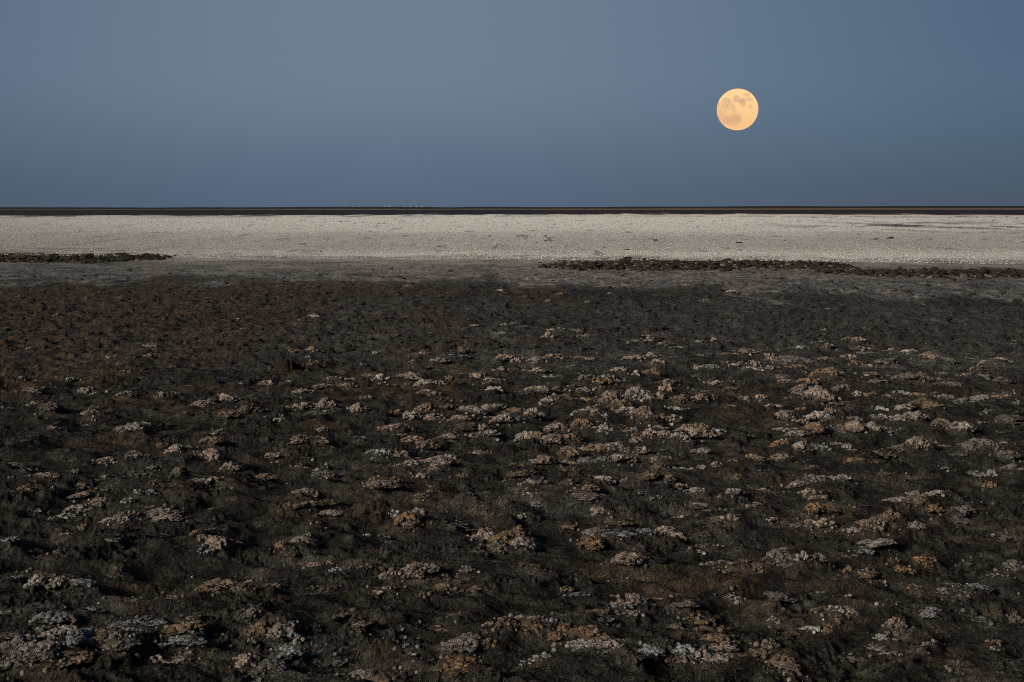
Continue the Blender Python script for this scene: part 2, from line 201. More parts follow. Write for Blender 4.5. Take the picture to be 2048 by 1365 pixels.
T[1536, 1023] = [(390,130,140,90,'O'),(330,150,120,60,'p'),(450,210,140,60,'p'),(280,200,130,50,'g'),(800,230,190,120,'o'),(870,250,180,110,'p'),(1000,150,140,100,'o'),(1000,230,170,100,'y'),(690,240,130,60,'w'),(1190,200,130,80,'g'),(1270,180,130,60,'g'),(1200,60,170,70,'y'),(1320,80,160,70,'O'),(1580,80,220,80,'g'),(870,370,280,80,'w'),(780,390,150,50,'b'),(960,340,120,50,'w'),(100,520,160,110,'g'),(220,530,190,130,'y'),(340,530,180,140,'p'),(190,560,140,50,'b'),(290,560,80,60,'W'),(400,540,130,90,'g'),(130,370,90,50,'p'),(640,610,90,60,'O'),(790,620,160,60,'O'),(880,630,120,50,'p'),(1090,550,150,90,'O'),(1270,500,200,100,'O'),(1520,700,260,110,'g'),(1680,700,200,90,'b'),(1440,730,150,60,'b'),(1860,560,140,50,'w'),(1980,530,150,80,'g'),(100,800,180,80,'g'),(60,880,100,60,'w'),(440,880,130,80,'y'),(520,880,150,80,'w'),(380,940,170,70,'W'),(520,950,110,60,'O'),(640,900,130,90,'w'),(1290,900,190,70,'b'),(1690,890,180,40,'b'),(1800,945,150,60,'p'),(1990,850,120,110,'y'),(1040,1010,130,100,'p'),(940,1090,160,80,'w'),(1110,1060,150,60,'g'),(1450,990,140,30,'g'),(100,1280,220,120,'o'),(200,1290,100,100,'O'),(150,1365,230,100,'p'),(30,1150,80,60,'g'),(520,50,160,60,'o')]
clumps = []                                   # photo px, row of the foot, width, height, tint
for (ox, oy), L in T.items():
    for (x, y, cw, ch, c) in L:
        clumps.append([ox + x / 3.985, oy + y / 3.985, cw / 3.985, ch / 3.985, c])
# far clumps in the brown field and on its edge (rows 560-680)
for x, y, cw, ch, c in [(112,640,14,9,'p'),(345,637,14,7,'o'),(628,636,20,9,'w'),(600,646,14,6,'p'),(505,663,14,6,'g'),(486,668,14,8,'o'),(448,672,12,8,'o'),
        (1120,670,34,9,'w'),(1150,668,30,8,'p'),(1178,672,26,6,'w'),(1095,680,20,12,'p'),(1008,653,14,6,'w'),(1030,652,14,6,'w'),(1000,677,26,7,'w'),(950,660,20,5,'p'),
        (1270,690,28,8,'p'),(1300,694,26,7,'p'),(1350,700,34,8,'w'),(1600,697,24,7,'w'),(1640,692,18,5,'p'),(1720,690,20,6,'p'),(1425,690,20,6,'p'),(1470,705,18,5,'o'),
        (1000,585,18,6,'w'),(1095,610,16,8,'p'),(1120,596,16,6,'g'),(1220,590,16,6,'w'),(1466,588,20,7,'w'),(1410,604,22,6,'y'),(1845,612,16,6,'p'),(1950,594,16,7,'w'),
        (1656,626,22,6,'w'),(1890,600,14,6,'g'),(905,590,18,6,'y'),(1178,611,18,6,'y'),(670,560,18,4,'p'),(820,575,16,4,'w'),(500,583,14,6,'p'),(560,575,16,5,'g'),(1030,582,20,5,'k'),(40,600,20,5,'g'),(200,590,18,5,'k')]:
    clumps.append([x, y, cw, ch, c])
# the small ones nobody listed, where the photo is full of them
n0 = len(clumps)
for i in range(330):
    y = 640 + 725 * rng.random() ** 1.2; x = rng.random() * 2160 - 56
    if y < 760 and x < 1000 and rng.random() < .6: continue
    sz = 10 + 22 * (y - 600) / 765
    clumps.append([x, y, sz * (.6 + rng.random()), sz * .33 * (.6 + rng.random()), rng.choice(list('gpwoygpkk'))])
# outside the frame, left and right, so that the field goes on
for i in range(120):
    y = 690 + 760 * rng.random(); x = (-400 * rng.random() - 60) if rng.random() < .5 else (2110 + 400 * rng.random())
    sz = 14 + 30 * (y - 600) / 765
    clumps.append([x, y, sz * (.7 + rng.random()), sz * .4 * (.6 + rng.random()), rng.choice(list('gpwoy'))])
PL = []
for i, (x, y, cw, ch, c) in enumerate(clumps):
    X, Y = ground_at(x, y - ch * .15)
    mpp = math.hypot(Y, EYE) / F
    sx = cw * mpp * .64; dep = min(sx, .19) * (.85 + .3 * rng.random())
    ele = math.atan2(EYE, Y)
    sz = min(max(0.92 * ch * mpp - dep * 1.0 * math.sin(ele), ch * mpp * .40), .8 * sx)
    PL.append(dict(X=X, Y=Y + dep * .7, sx=sx, sy=dep, h=sz, c=str(c), px=x, py=y, w=cw, hh=ch, area=cw * ch, hand=i < n0))

# rows of crest and foot of the low banks along the pan's near shore
left_prof = [(-260, 500, 522), (0, 503, 523), (100, 504, 524), (200, 505, 524), (235, 503, 522), (280, 508, 519), (330, 513, 518)]
right_prof = [(1080, 524, 533), (1140, 520, 537), (1200, 518, 537), (1290, 514, 537), (1340, 519, 537), (1420, 519, 536), (1475, 517, 535), (1560, 519, 535), (1650, 521, 537), (1705, 527, 536)]
right2_prof = [(1640, 536, 543), (1720, 537, 547), (1790, 541, 549), (1870, 536, 551), (1960, 532, 551), (2048, 534, 552), (2300, 534, 552)]
# ------------------------------------------------------------------ ground heights
STX, STY = ground_at(572, 748)
def crust_mask(X, Y):
    return sstep(.16, .42, fbm(X * 2.6 + 7, Y * 3.4, 4, 301) + .25 * perlin(X * .6, Y * .6, 305))
def near_relief(X, Y):
    d = np.hypot(X, Y)
    wx = X + .10 * perlin(X * 2.1, Y * 2.1, 91); wy = Y + .10 * perlin(X * 2.1 + 9, Y * 2.1, 92)
    fade = 1 - sstep(24, 34, d)
    z = .042 * perlin(wx * .9, wy * 1.3, 1)
    r = 1 - np.abs(perlin(wx * 2.2 + .3 * wy, wy * 3.6, 2)) * 1.9
    z = z + .040 * r * fade
    r2 = 1 - np.abs(perlin(wx * 5.5 + 1.5 * wy, wy * 9.0, 3)) * 1.9
    f2 = 1 - sstep(16, 28, d)
    z = z + .015 * r2 * (.35 + .65 * fade)
    z = z + .007 * perlin(wx * 14 + 4 * wy, wy * 24, 4) * f2
    f3 = 1 - sstep(7, 14, d)
    z = z + .005 * (1 - 2 * np.abs(perlin(wx * 32 + 12 * wy, wy * 60, 5))) * f3
    f4 = 1 - sstep(5, 9, d)
    z = z + .0024 * perlin(wx * 75 + 30 * wy, wy * 130, 6) * f4
    cm = crust_mask(X, Y)
    z = z + cm * (.012 + .010 * (1 - 2 * np.abs(perlin(X * 38, Y * 38, 7))) * (1 - sstep(9, 20, d)) + .009 * (1 - 2 * np.abs(perlin(X * 17, Y * 17, 8))) * (1 - sstep(20, 32, d)))
    return z - .02
def far_height(X, Y):
    d = np.hypot(X, Y)
    z = 0 * d
    un = perlin(X / 90, X * 0 + 3.3, 11) * .6 + perlin(X / 33, X * 0 + 1.3, 12) * .25
    lee = 1 - .95 * np.exp(-((X + 50) / 26) ** 2)
    z = z + sstep(300, 470, d) * (.75 + .18 * un) * (1 - .12 * (1 - lee))
    z = z + sstep(950, 1150, d) * (1.25 + .42 * un * 1.4 - .25 * (1 - lee)) + sstep(1150, 1250, d) * .12 * perlin(X / 14, X * 0, 15)
    z = z - sstep(1300, 2600, d) * 1.6
    z = z + X * .0013 * sstep(250, 1100, d)          # the flat tips up a touch to the right
    # the two low banks of clods at the pan's near shore
    return z
def hump(X, Y, prof, x0, x1, yrow, hgt, wid):
    pass
def all_height(X, Y):
    d = np.hypot(X, Y)
    n = near_relief(X, Y) * (1 - sstep(30, 46, d) * .86)
    n = n * (1 - sstep(46, 120, d)) 
    return n + far_height(X, Y)

HF = None
def build_ground():
    ths = np.radians(np.concatenate([np.linspace(-180, -70, 40, endpoint=False), np.linspace(-70, -30, 60, endpoint=False),
                                     np.linspace(-30, -22, 60, endpoint=False), np.linspace(-22, 22, 900, endpoint=False),
                                     np.linspace(22, 30, 60, endpoint=False), np.linspace(30, 70, 60, endpoint=False), np.linspace(70, 180, 40, endpoint=False)]))
    K = F * EYE
    p = np.concatenate([np.linspace(2.2 * 1000, 1015, 90, endpoint=False), np.linspace(1015, 15.5, 700, endpoint=False), np.linspace(15.5, 2.2, 60, endpoint=False), np.array([1.9, 1.5, 1.1, .8, .5, .3, .15])])
    rr = np.concatenate([np.array([.25, .5, .8, 1.1, 1.4, 1.65]), K / p])
    rr = np.sort(rr)
    nr, nc = len(rr), len(ths)
    X = rr[:, None] * np.sin(ths)[None, :]; Y = rr[:, None] * np.cos(ths)[None, :]
    Z = all_height(X, Y)
    # soil swells round every clump and lies a little hollow on its lee side
    cov = np.zeros_like(Z); hol = np.zeros_like(Z)
    for c in PL:
        rad = max(c['sx'], c['sy']) * 2.2 + .03
        dd = math.hypot(c['X'], c['Y']); th = math.atan2(c['X'], c['Y'])
        i0, i1 = np.searchsorted(rr, [dd - rad, dd + rad]); j0, j1 = np.searchsorted(ths, [th - rad / dd, th + rad / dd])
        if i1 <= i0 or j1 <= j0: continue
        x = X[i0:i1, j0:j1] - c['X']; y = Y[i0:i1, j0:j1] - c['Y']
        q = (x / (c['sx'] * 1.15 + .01)) ** 2 + (y / (c['sy'] * 1.3 + .01)) ** 2
        Z[i0:i1, j0:j1] += .42 * c['h'] * np.exp(-q)
        q2 = ((x - c['sx'] * 1.25) / (c['sx'] * .8)) ** 2 + ((y - c['sy'] * .2) / (c['sy'] * 1.2)) ** 2
        hol[i0:i1, j0:j1] = np.maximum(hol[i0:i1, j0:j1], .2 * min(c['h'], .06) * np.exp(-q2))
        cov[i0:i1, j0:j1] = np.maximum(cov[i0:i1, j0:j1], np.exp(-q * .8) * min(1, c['w'] / 30))
    Z -= hol
    global HF; HF = (rr, ths, Z)
    crm = crust_mask(X, Y) * .45 * np.interp(np.hypot(X, Y), [0, 14, 30], [1, .8, .5])
    cov = np.maximum(cov, crm)
    V = np.stack([X, Y, Z], -1).reshape(-1, 3)
    idx = np.arange(nr * nc).reshape(nr, nc)
    a = idx[:-1]; b = np.roll(idx, -1, 1)[:-1]; c2 = np.roll(idx, -1, 1)[1:]; d2 = idx[1:]
    Fc = np.stack([a, d2, c2, b], -1).reshape(-1, 4)
    # soil map
    px, py = to_px(X, Y); back = Y < 1
    e1 = 8 * fbm(X / 4.0, np.log(np.maximum(np.hypot(X, Y), 1)) * 9, 4, 21)
    pxc = np.clip(px, -400, 2450)
    salt_edge = np.interp(pxc, [-400, 0, 320, 420, 700, 1000, 1150, 1500, 1750, 2048, 2450], [505, 505, 511, 516, 519, 517, 519, 521, 524, 530, 530])
    salt = 1 - sstep(-13, 9, py - salt_edge + e1 * .75 + 5 * fbm(X / .5, Y / 3.0, 3, 23))
    film = np.exp(-np.clip(py - salt_edge, 0, 400) / np.interp(pxc, [0, 700, 1300, 2048], [16, 18, 10, 12])) * np.clip(.42 + .5 * fbm(X / 2.0, Y / 2.5, 5, 27), 0, 1)
    salt = np.maximum(salt, film)
    bank = 1 - sstep(-1.0, 1.0, py - np.interp(pxc, [-400, 0, 500, 1000, 1500, 2048, 2450], [432, 431.5, 431, 429.5, 429, 430.5, 430.5]) + e1 * .14 + .8 * fbm(X / 6, Y / 60, 3, 87))
    def strip(prof, soft=2.0):
        xs_ = [q[0] for q in prof]; t_ = np.interp(pxc, xs_, [q[1] for q in prof]); f_ = np.interp(pxc, xs_, [q[2] for q in prof])
        j_ = 2.5 * fbm(X / .7, Y / 2.0, 4, 81)
        return sstep(-soft, soft, py - t_ + j_ - 3) * (1 - sstep(-soft, soft, py - f_ + j_ * 1.4)) * sstep(prof[0][0] - 5, prof[0][0] + 60, pxc) * (1 - sstep(prof[-1][0] - 60, prof[-1][0] + 5, pxc))
    heap = np.maximum(np.maximum(strip([(-405, 500, 522)] + left_prof), strip(right_prof)), strip(right2_prof + [(2460, 534, 552)]) * .75)
    heap = heap * (.55 + .6 * sstep(-.35, .1, fbm(X / .9, Y / 1.5, 4, 83))); heap = np.clip(heap, 0, 1)
    salt = salt * (1 - bank) * (1 - heap)
    br_edge = np.interp(pxc, [-400, 0, 300, 500, 1000, 1200, 1500, 1800, 2450], [575, 572, 560, 553, 563, 569, 582, 600, 610])
    e2 = 30 * fbm(X / 1.6 + 5, Y / 4.5, 5, 31)
    soil = np.maximum(sstep(-9, 9, py - br_edge + e2 * .8), heap)
    # brown crust: strong left and centre, rows 560-700, then patches
    reach = np.interp(pxc, [-400, 0, 700, 1100, 1500, 1800, 2450], [760, 760, 740, 630, 630, 600, 600])
    brown = soil * (1 - sstep(-60, 60, py - reach + e2 * 5)) * np.interp(pxc, [-400, 1000, 1350, 1600, 2450], [1, 1, .75, .25, .1])
    n3 = fbm(X * .9 + 2, Y * .9, 3, 41)
    brown = np.clip(brown + .55 * sstep(.1, .7, n3) * soil, 0, 1)
    grey = sstep(575, 620, py) * (1 - sstep(700, 790, py)) * np.interp(pxc, [-400, 500, 1000, 1500, 2450], [.08, .3, .75, 1, 1])
    grey = np.clip(grey * (.65 + .9 * sstep(-.3, .4, fbm(X / 1.5, Y / 3.0, 4, 71))) + .5 * sstep(.15, .8, fbm(X * .7 + 20, Y * .5, 3, 51)) * sstep(700, 900, py), 0, 1)
    # far dark strip pieces: brown-pink stripe on the far bank's back
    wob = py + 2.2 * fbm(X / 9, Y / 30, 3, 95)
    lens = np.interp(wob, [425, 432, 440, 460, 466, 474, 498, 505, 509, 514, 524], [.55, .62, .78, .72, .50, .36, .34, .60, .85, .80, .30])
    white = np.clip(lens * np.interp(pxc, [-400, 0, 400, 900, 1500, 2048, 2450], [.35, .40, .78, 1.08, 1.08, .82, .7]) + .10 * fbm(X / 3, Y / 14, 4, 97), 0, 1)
    grey = np.where(py < br_edge + 12, np.clip(np.interp(pxc, [-400, 0, 350, 800, 1100, 1600, 2048], [.0, .05, .3, .75, 1, .55, .25]) + .35 * fbm(X / 1.5, Y / 3, 4, 99), 0, 1), grey)
    stripe = sstep(460, 520, np.hypot(X, Y)) * (1 - sstep(880, 960, np.hypot(X, Y)))
    # mud showing through the pan at right
    mud = sstep(.05, .5, fbm(X / 5.0, Y / 22.0, 4, 61) + .12) * np.exp(-((py - 453) / 10.0) ** 2) * sstep(1400, 1850, px)
    mud = np.maximum(mud, sstep(.62, .85, fbm(X / 1.1, Y / 9, 4, 63)) * .6 * salt)
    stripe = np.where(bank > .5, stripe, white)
    mud = np.maximum(mud, sstep(.1, .5, fbm(X / 2.5, Y / 1.3, 4, 66)) * np.exp(-((py - salt_edge + 5) / 6.0) ** 2) * .55 * (1 - soil))
    mud = np.maximum(mud, np.exp(-((py - 433.5) / 1.6) ** 2) * sstep(-.1, .4, fbm(X / 8, Y / 40, 3, 64)) * .8)
    for arr in (salt, bank, stripe, mud): arr[back & (np.hypot(X, Y) < 30)] = 0
    soil[back & (np.hypot(X, Y) < 30)] = 1
    me = mesh_np('ground', V, Fc, True, {
        'zone_a': np.stack([salt, soil, brown, grey], -1).reshape(-1, 4),
        'zone_b': np.stack([bank, stripe, mud, np.clip(cov, 0, 1)], -1).reshape(-1, 4)})
    return me
def ground_z(x, y):
    rr, ths, Z = HF
    d = math.hypot(x, y); th = math.atan2(x, y)
    i = min(max(np.searchsorted(rr, d) - 1, 0), len(rr) - 2); j = min(max(np.searchsorted(ths, th) - 1, 0), len(ths) - 2)
    u = (d - rr[i]) / (rr[i + 1] - rr[i]); v = (th - ths[j]) / (ths[j + 1] - ths[j])
    return float((Z[i, j] * (1 - v) + Z[i, j + 1] * v) * (1 - u) + (Z[i + 1, j] * (1 - v) + Z[i + 1, j + 1] * v) * u)

# ------------------------------------------------------------------ materials
def mat_ground():
    g = NG('salt flat soil')
    geo = g.n('ShaderNodeNewGeometry'); P = geo.outputs['Position']
    za = g.n('ShaderNodeAttribute', attribute_name='zone_a'); zb = g.n('ShaderNodeAttribute', attribute_name='zone_b')
    sa = g.n('ShaderNodeSeparateColor'); g.l(za.outputs['Color'], sa.inputs[0]); sb = g.n('ShaderNodeSeparateColor'); g.l(zb.outputs['Color'], sb.inputs[0])
    salt, soil, brown, grey = sa.outputs[0], sa.outputs[1], sa.outputs[2], za.outputs['Alpha']
    bank, stripe, mud, cov = sb.outputs[0], sb.outputs[1], sb.outputs[2], zb.outputs['Alpha']
    # fibrous mat: noise stretched along a wandering direction
    w1 = g.noise(P, 3.0, 3, .6, out=1)
    wv = g.vmath('SCALE', g.vmath('SUBTRACT', w1, (.5, .5, .5)), .22)
    Pw = g.vmath('ADD', P, wv)
    def fib(rot, sx, sy, sc):
        mp = g.n('ShaderNodeMapping'); g.l(Pw, mp.inputs[0]); mp.inputs['Rotation'].default_value = (0, 0, R(rot)); mp.inputs['Scale'].default_value = (sx, sy, 1)
        return g.noise(mp.outputs[0], sc, 3, .6)
    f1 = fib(12, .12, 1, 210); f2 = fib(-28, .14, 1, 170); f3 = fib(-8, .12, 1, 190)
    fm = g.math('MAXIMUM', g.math('MAXIMUM', f1, f2), f3)
    fibre = g.ramp(fm, .52, .74)
    mid = g.noise(P, 9, 5, .65); fine = g.noise(P, 60, 4, .7); big = g.noise(P, 1.3, 3, .6)
    mid = g.ramp(mid, .33, .67); fine = g.ramp(fine, .34, .66)
    dark = g.mix(mid, (.007, .0062, .0054), (.040, .034, .027))
    bro = g.mix(g.ramp(g.noise(P, 5, 5, .75), .35, .65), (.015, .010, .007), (.128, .080, .046))
    gre = g.mix(fine, (.026, .0255, .0245), (.108, .102, .097))
    c = g.mix(g.math('MULTIPLY', brown, .85), dark, bro)
    c = g.mix(grey, c, gre)
    c = g.mix(g.math('MULTIPLY', fibre, g.math('MULTIPLY', g.ramp(g.noise(P, 4.5, 4, .7), .35, .62), .85)), c, g.mix(g.ramp(big, .4, .6), (.070, .056, .040), (.054, .053, .051)))
    silt = g.ramp(g.noise(P, 1.7, 5, .62), .47, .66)
    c = g.mix(g.math('MULTIPLY', silt, g.math('MULTIPLY', soil, .5)), c, g.mix(fine, (.034, .031, .028), (.088, .080, .071)))
    # ochre and pale dustings
    och = g.ramp(g.noise(P, 2.6, 5, .7), .58, .72)
    c = g.mix(g.math('MULTIPLY', och, .5), c, (.040, .024, .010))
    sv = g.ramp(g.noise(P, 7.0, 6, .75), .62, .80)
    c = g.mix(g.math('MULTIPLY', sv, .35), c, (.10, .095, .09))
    c = g.mix(g.math('MULTIPLY', cov, g.math('MULTIPLY', g.ramp(g.noise(P, 45, 5, .75), .42, .60), .80)), c, g.mix(g.ramp(g.noise(P, 6, 4, .7), .36, .64), (.095, .066, .044), (.125, .118, .110)))
    sp = g.ramp(g.voro(P, 90), .16, .05)
    c = g.mix(g.math('MULTIPLY', sp, g.ramp(g.noise(P, 12, 3, .6), .52, .68)), c, (.22, .19, .16))
    # damp grey strip
    mpd = g.n('ShaderNodeMapping'); g.l(P, mpd.inputs[0]); mpd.inputs['Scale'].default_value = (1.0, .35, 1)
    dampc = g.mix(g.ramp(g.noise(mpd.outputs[0], 2.2, 6, .8), .38, .62), (.030, .033, .040), (.215, .195, .185))
    damp2 = g.mix(g.ramp(g.noise(mpd.outputs[0], 2.6, 6, .8), .36, .64), (.10, .092, .088), (.34, .295, .275))
    dampc = g.mix(grey, dampc, damp2)
    c = g.mix(soil, dampc, c)
    # grit: every scale from sand to clods varies the soil's own tone
    def grit(c, vec, sc, lo, hi_, det=4):
        t_ = g.ramp(g.noise(vec, sc, det, .75), .36, .64)
        return g.mix(1.0, c, g.mix(t_, (lo, lo, lo * 1.02), (hi_, hi_, hi_ * .97)), 'MULTIPLY')
    mpg = g.n('ShaderNodeMapping'); g.l(P, mpg.inputs[0]); mpg.inputs['Scale'].default_value = (1, .45, 1)
    c = grit(c, P, 120, .62, 1.4); c = grit(c, P, 32, .62, 1.38); c = grit(c, mpg.outputs[0], 8.5, .6, 1.4)
    # salt pan
    mp = g.n('ShaderNodeMapping'); g.l(P, mp.inputs[0]); mp.inputs['Scale'].default_value = (.35, .05, 1)
    sn = g.noise(mp.outputs[0], 1.0, 6, .7)
    mp2 = g.n('ShaderNodeMapping'); g.l(P, mp2.inputs[0]); mp2.inputs['Scale'].default_value = (1.0, .22, 1)
    sfa = g.noise(mp2.outputs[0], 7.0, 4, .8)
    mp3 = g.n('ShaderNodeMapping'); g.l(P, mp3.inputs[0]); mp3.inputs['Scale'].default_value = (5.0, .22, 1)
    sfb = g.noise(mp3.outputs[0], 1.0, 5, .85)
    sf = g.math('ADD', g.math('MULTIPLY', sfa, .35), g.math('MULTIPLY', sfb, .65))
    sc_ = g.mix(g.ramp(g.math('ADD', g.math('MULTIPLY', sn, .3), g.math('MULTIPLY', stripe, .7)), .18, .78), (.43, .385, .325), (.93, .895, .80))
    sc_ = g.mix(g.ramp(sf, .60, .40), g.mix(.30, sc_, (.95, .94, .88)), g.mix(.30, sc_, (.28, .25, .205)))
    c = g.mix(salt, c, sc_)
    c = g.mix(mud, c, (.075, .078, .075))
    c = g.mix(bank, c, g.mix(g.noise(mp.outputs[0], 3.0, 4, .7), (.010, .008, .007), (.035, .026, .021)))
    c = g.mix(g.math('MULTIPLY', stripe, bank), c, (.16, .115, .095))
    h = g.math('ADD', g.math('MULTIPLY', fibre, .5), g.math('ADD', g.math('MULTIPLY', fine, .6), g.math('MULTIPLY', mid, 1.2)))
    b = g.bump(h, 1.0, .018)
    h2 = g.noise(P, 2.2, 6, .75); b = g.bump(h2, .8, .06, b); b = g.bump(g.noise(P, 26, 5, .75), .8, .02, b)
    return g.bsdf(c, .95, b, .15)

def mat_clump(name='salt crust'):
    g = NG(name)
    tc = g.n('ShaderNodeTexCoord'); oi = g.n('ShaderNodeObjectInfo')
    geo = g.n('ShaderNodeNewGeometry'); P = geo.outputs['Position']
    tint = g.n('ShaderNodeAttribute', attribute_name='tint'); tint.attribute_type = 'GEOMETRY'
    nod = g.attr('knob'); up = g.attr('lift')
    base = oi.outputs['Color']
    # joined ones carry their tint in the mesh
    c = g.mix(tint.outputs['Alpha'], base, tint.outputs['Color'])
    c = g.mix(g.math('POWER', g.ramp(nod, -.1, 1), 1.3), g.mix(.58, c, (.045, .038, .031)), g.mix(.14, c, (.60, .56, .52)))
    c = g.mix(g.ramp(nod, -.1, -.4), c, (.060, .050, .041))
    n1 = g.noise(P, 14, 5, .7)
    och = g.math('MULTIPLY', g.ramp(g.math('ADD', n1, g.math('MULTIPLY', up, .16)), .55, .75), .65)
    c = g.mix(och, c, g.mix(g.noise(P, 40, 3, .6), (.060, .036, .017), (.16, .095, .045)))
    n2 = g.ramp(g.noise(P, 9, 4, .7), .58, .70)
    c = g.mix(g.math('MULTIPLY', n2, .7), c, (.035, .029, .022))
    n3 = g.ramp(g.noise(P, 160, 4, .75), .35, .62)
    c = g.mix(n3, g.mix(.6, c, (.045, .037, .03)), c)
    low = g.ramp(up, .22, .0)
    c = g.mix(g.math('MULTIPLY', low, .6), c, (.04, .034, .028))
    h = g.math('ADD', g.math('MULTIPLY', g.voro(P, 150), -.8), g.math('MULTIPLY', g.noise(P, 90, 5, .8), 1.6))
    b = g.bump(h, 1.0, .011)
    c = g.mix(1.0, c, g.mix(g.ramp(g.noise(P, 75, 4, .75), .36, .64), (.55, .55, .56), (1.42, 1.4, 1.36)), 'MULTIPLY')
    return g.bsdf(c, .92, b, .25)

def mat_simple(name, a, b_, scale, bs=.5, bd=.02):
    g = NG(name); geo = g.n('ShaderNodeNewGeometry'); P = geo.outputs['Position']
    n = g.noise(P, scale, 5, .7); c = g.mix(g.ramp(n, .3, .7), a, b_)
    return g.bsdf(c, .95, g.bump(g.noise(P, scale * 3, 4, .7), bs, bd), .15)

# ------------------------------------------------------------------ shape kit for crusts
import bmesh
def ico(sub):
    bm = bmesh.new(); bmesh.ops.create_icosphere(bm, subdivisions=sub, radius=1.0)
    V = np.array([v.co[:] for v in bm.verts]); Fc = np.array([[v.index for v in f.verts] for f in bm.faces]); bm.free()
    return V, Fc
ICO = {k: ico(k) for k in (1, 2, 3)}
def n3(V, f, seed):
    return (perlin(V[:, 0] * f + seed, V[:, 1] * f + V[:, 2] * f * .7, seed) + perlin(V[:, 1] * f - V[:, 0] * .5 * f, V[:, 2] * f + seed * 3.1, seed + 5)
            + perlin(V[:, 2] * f + V[:, 0] * f * .6, V[:, 0] * f - V[:, 1] * f, seed + 9)) / 2.2
KNOBS = {}
for sub in (1, 2, 3):
    L = []
    for s in range(10):
        V = ICO[sub][0].copy()
        r = 1 + .42 * n3(V, 1.0, s + 1) + .30 * (1 - 2 * np.abs(n3(V, 2.1, s + 40))) + (.20 * n3(V, 4.2, s + 70) if sub > 1 else 0) + (.12 * n3(V, 9, s + 90) if sub > 2 else 0)
        V = V * r[:, None]; V[:, 2] *= .85
        L.append(V)
    KNOBS[sub] = L
def blob_mask(kind, r):
    """outline of a clump: returns function inside(u, v)"""
    ph = r.random() * 6.28; a3 = .25 * r.random(); a5 = .15 * r.random(); p3 = r.random() * 6.28
    def f(u, v):
        th = np.arctan2(v, u); rr = np.hypot(u, v)
        lim = .82 + a3 * np.sin(2 * th + ph) * .6 + a3 * np.sin(3 * th + p3) + a5 * np.sin(5 * th + ph * 2)
        if kind == 1: lim = lim - .45 * np.exp(-((np.cos(th - ph) - 1) / .25) ** 2)     # a bite out of one side
        return rr / lim
    return f
def make_clump_arrays(n, sub, seed, kind=0, knob_r=.15, basesub=3):
    r = np.random.default_rng(seed); fm = blob_mask(kind, r)
    pk = r.random((3, 2)) * 1.1 - .55; pw = .4 + .6 * r.random(3)
    def top(u, v):
        q = fm(u, v)
        hump = sum(w_ * np.exp(-((u - a) ** 2 + (v - b) ** 2) / .12) for (a, b), w_ in zip(pk, pw))
        return np.clip(1 - q ** 2.6, 0, 1) ** .6 * (.50 + .30 * np.minimum(hump, 1.3))
    Vs, Fs, kn, lf = [], [], [], []; off = 0
    # dome under the knobs
    V = ICO[basesub][0].copy(); th = np.arctan2(V[:, 1], V[:, 0])
    q1 = fm(np.cos(th) * 1.0, np.sin(th) * 1.0); rad = np.hypot(V[:, 0], V[:, 1]) / q1 * .97
    u, v = rad * np.cos(th), rad * np.sin(th)
    z = np.where(V[:, 2] > 0, top(u, v) * .8 + .10 * n3(V, 5, seed % 50) * (V[:, 2] > .2), -.15)
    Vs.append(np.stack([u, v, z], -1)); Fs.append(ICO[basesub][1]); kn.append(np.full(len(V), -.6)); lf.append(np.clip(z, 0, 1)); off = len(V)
    pts = []; tries = 0
    while len(pts) < n and tries < n * 60:
        tries += 1
        u, v = r.random(2) * 2.2 - 1.1
        q = fm(np.array(u), np.array(v))
        if q > 1.06: continue
        rad = knob_r * (.35 + 1.15 * r.random() ** 2.2) * (1.2 - .5 * float(q))
        if any((u - a) ** 2 + (v - b) ** 2 < (.50 * (rad + c)) ** 2 for a, b, c in pts): continue
        pts.append((u, v, rad))
    for u, v, rad in pts:
        V = KNOBS[sub][r.integers(10)]; a = r.random() * 6.28; ca, sa = math.cos(a), math.sin(a)
        ro = np.stack([V[:, 0] * ca - V[:, 1] * sa, V[:, 0] * sa + V[:, 1] * ca, V[:, 2] * 1.7], -1) * rad
        z0 = float(top(np.array(u), np.array(v))) + rad * (-.05 + .6 * r.random())
        W = ro + np.array([u, v, z0 - rad * .3])
        Vs.append(W); Fs.append(ICO[sub][1] + off); off += len(V)
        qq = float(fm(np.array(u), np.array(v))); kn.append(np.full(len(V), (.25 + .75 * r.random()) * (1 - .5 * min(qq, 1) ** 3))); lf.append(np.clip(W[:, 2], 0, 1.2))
    return np.concatenate(Vs), np.concatenate(Fs), np.concatenate(kn), np.concatenate(lf)

# ------------------------------------------------------------------ build ground
m_ground = mat_ground()
gme = build_ground()
ground = link('ground', gme, m_ground, kind='structure')

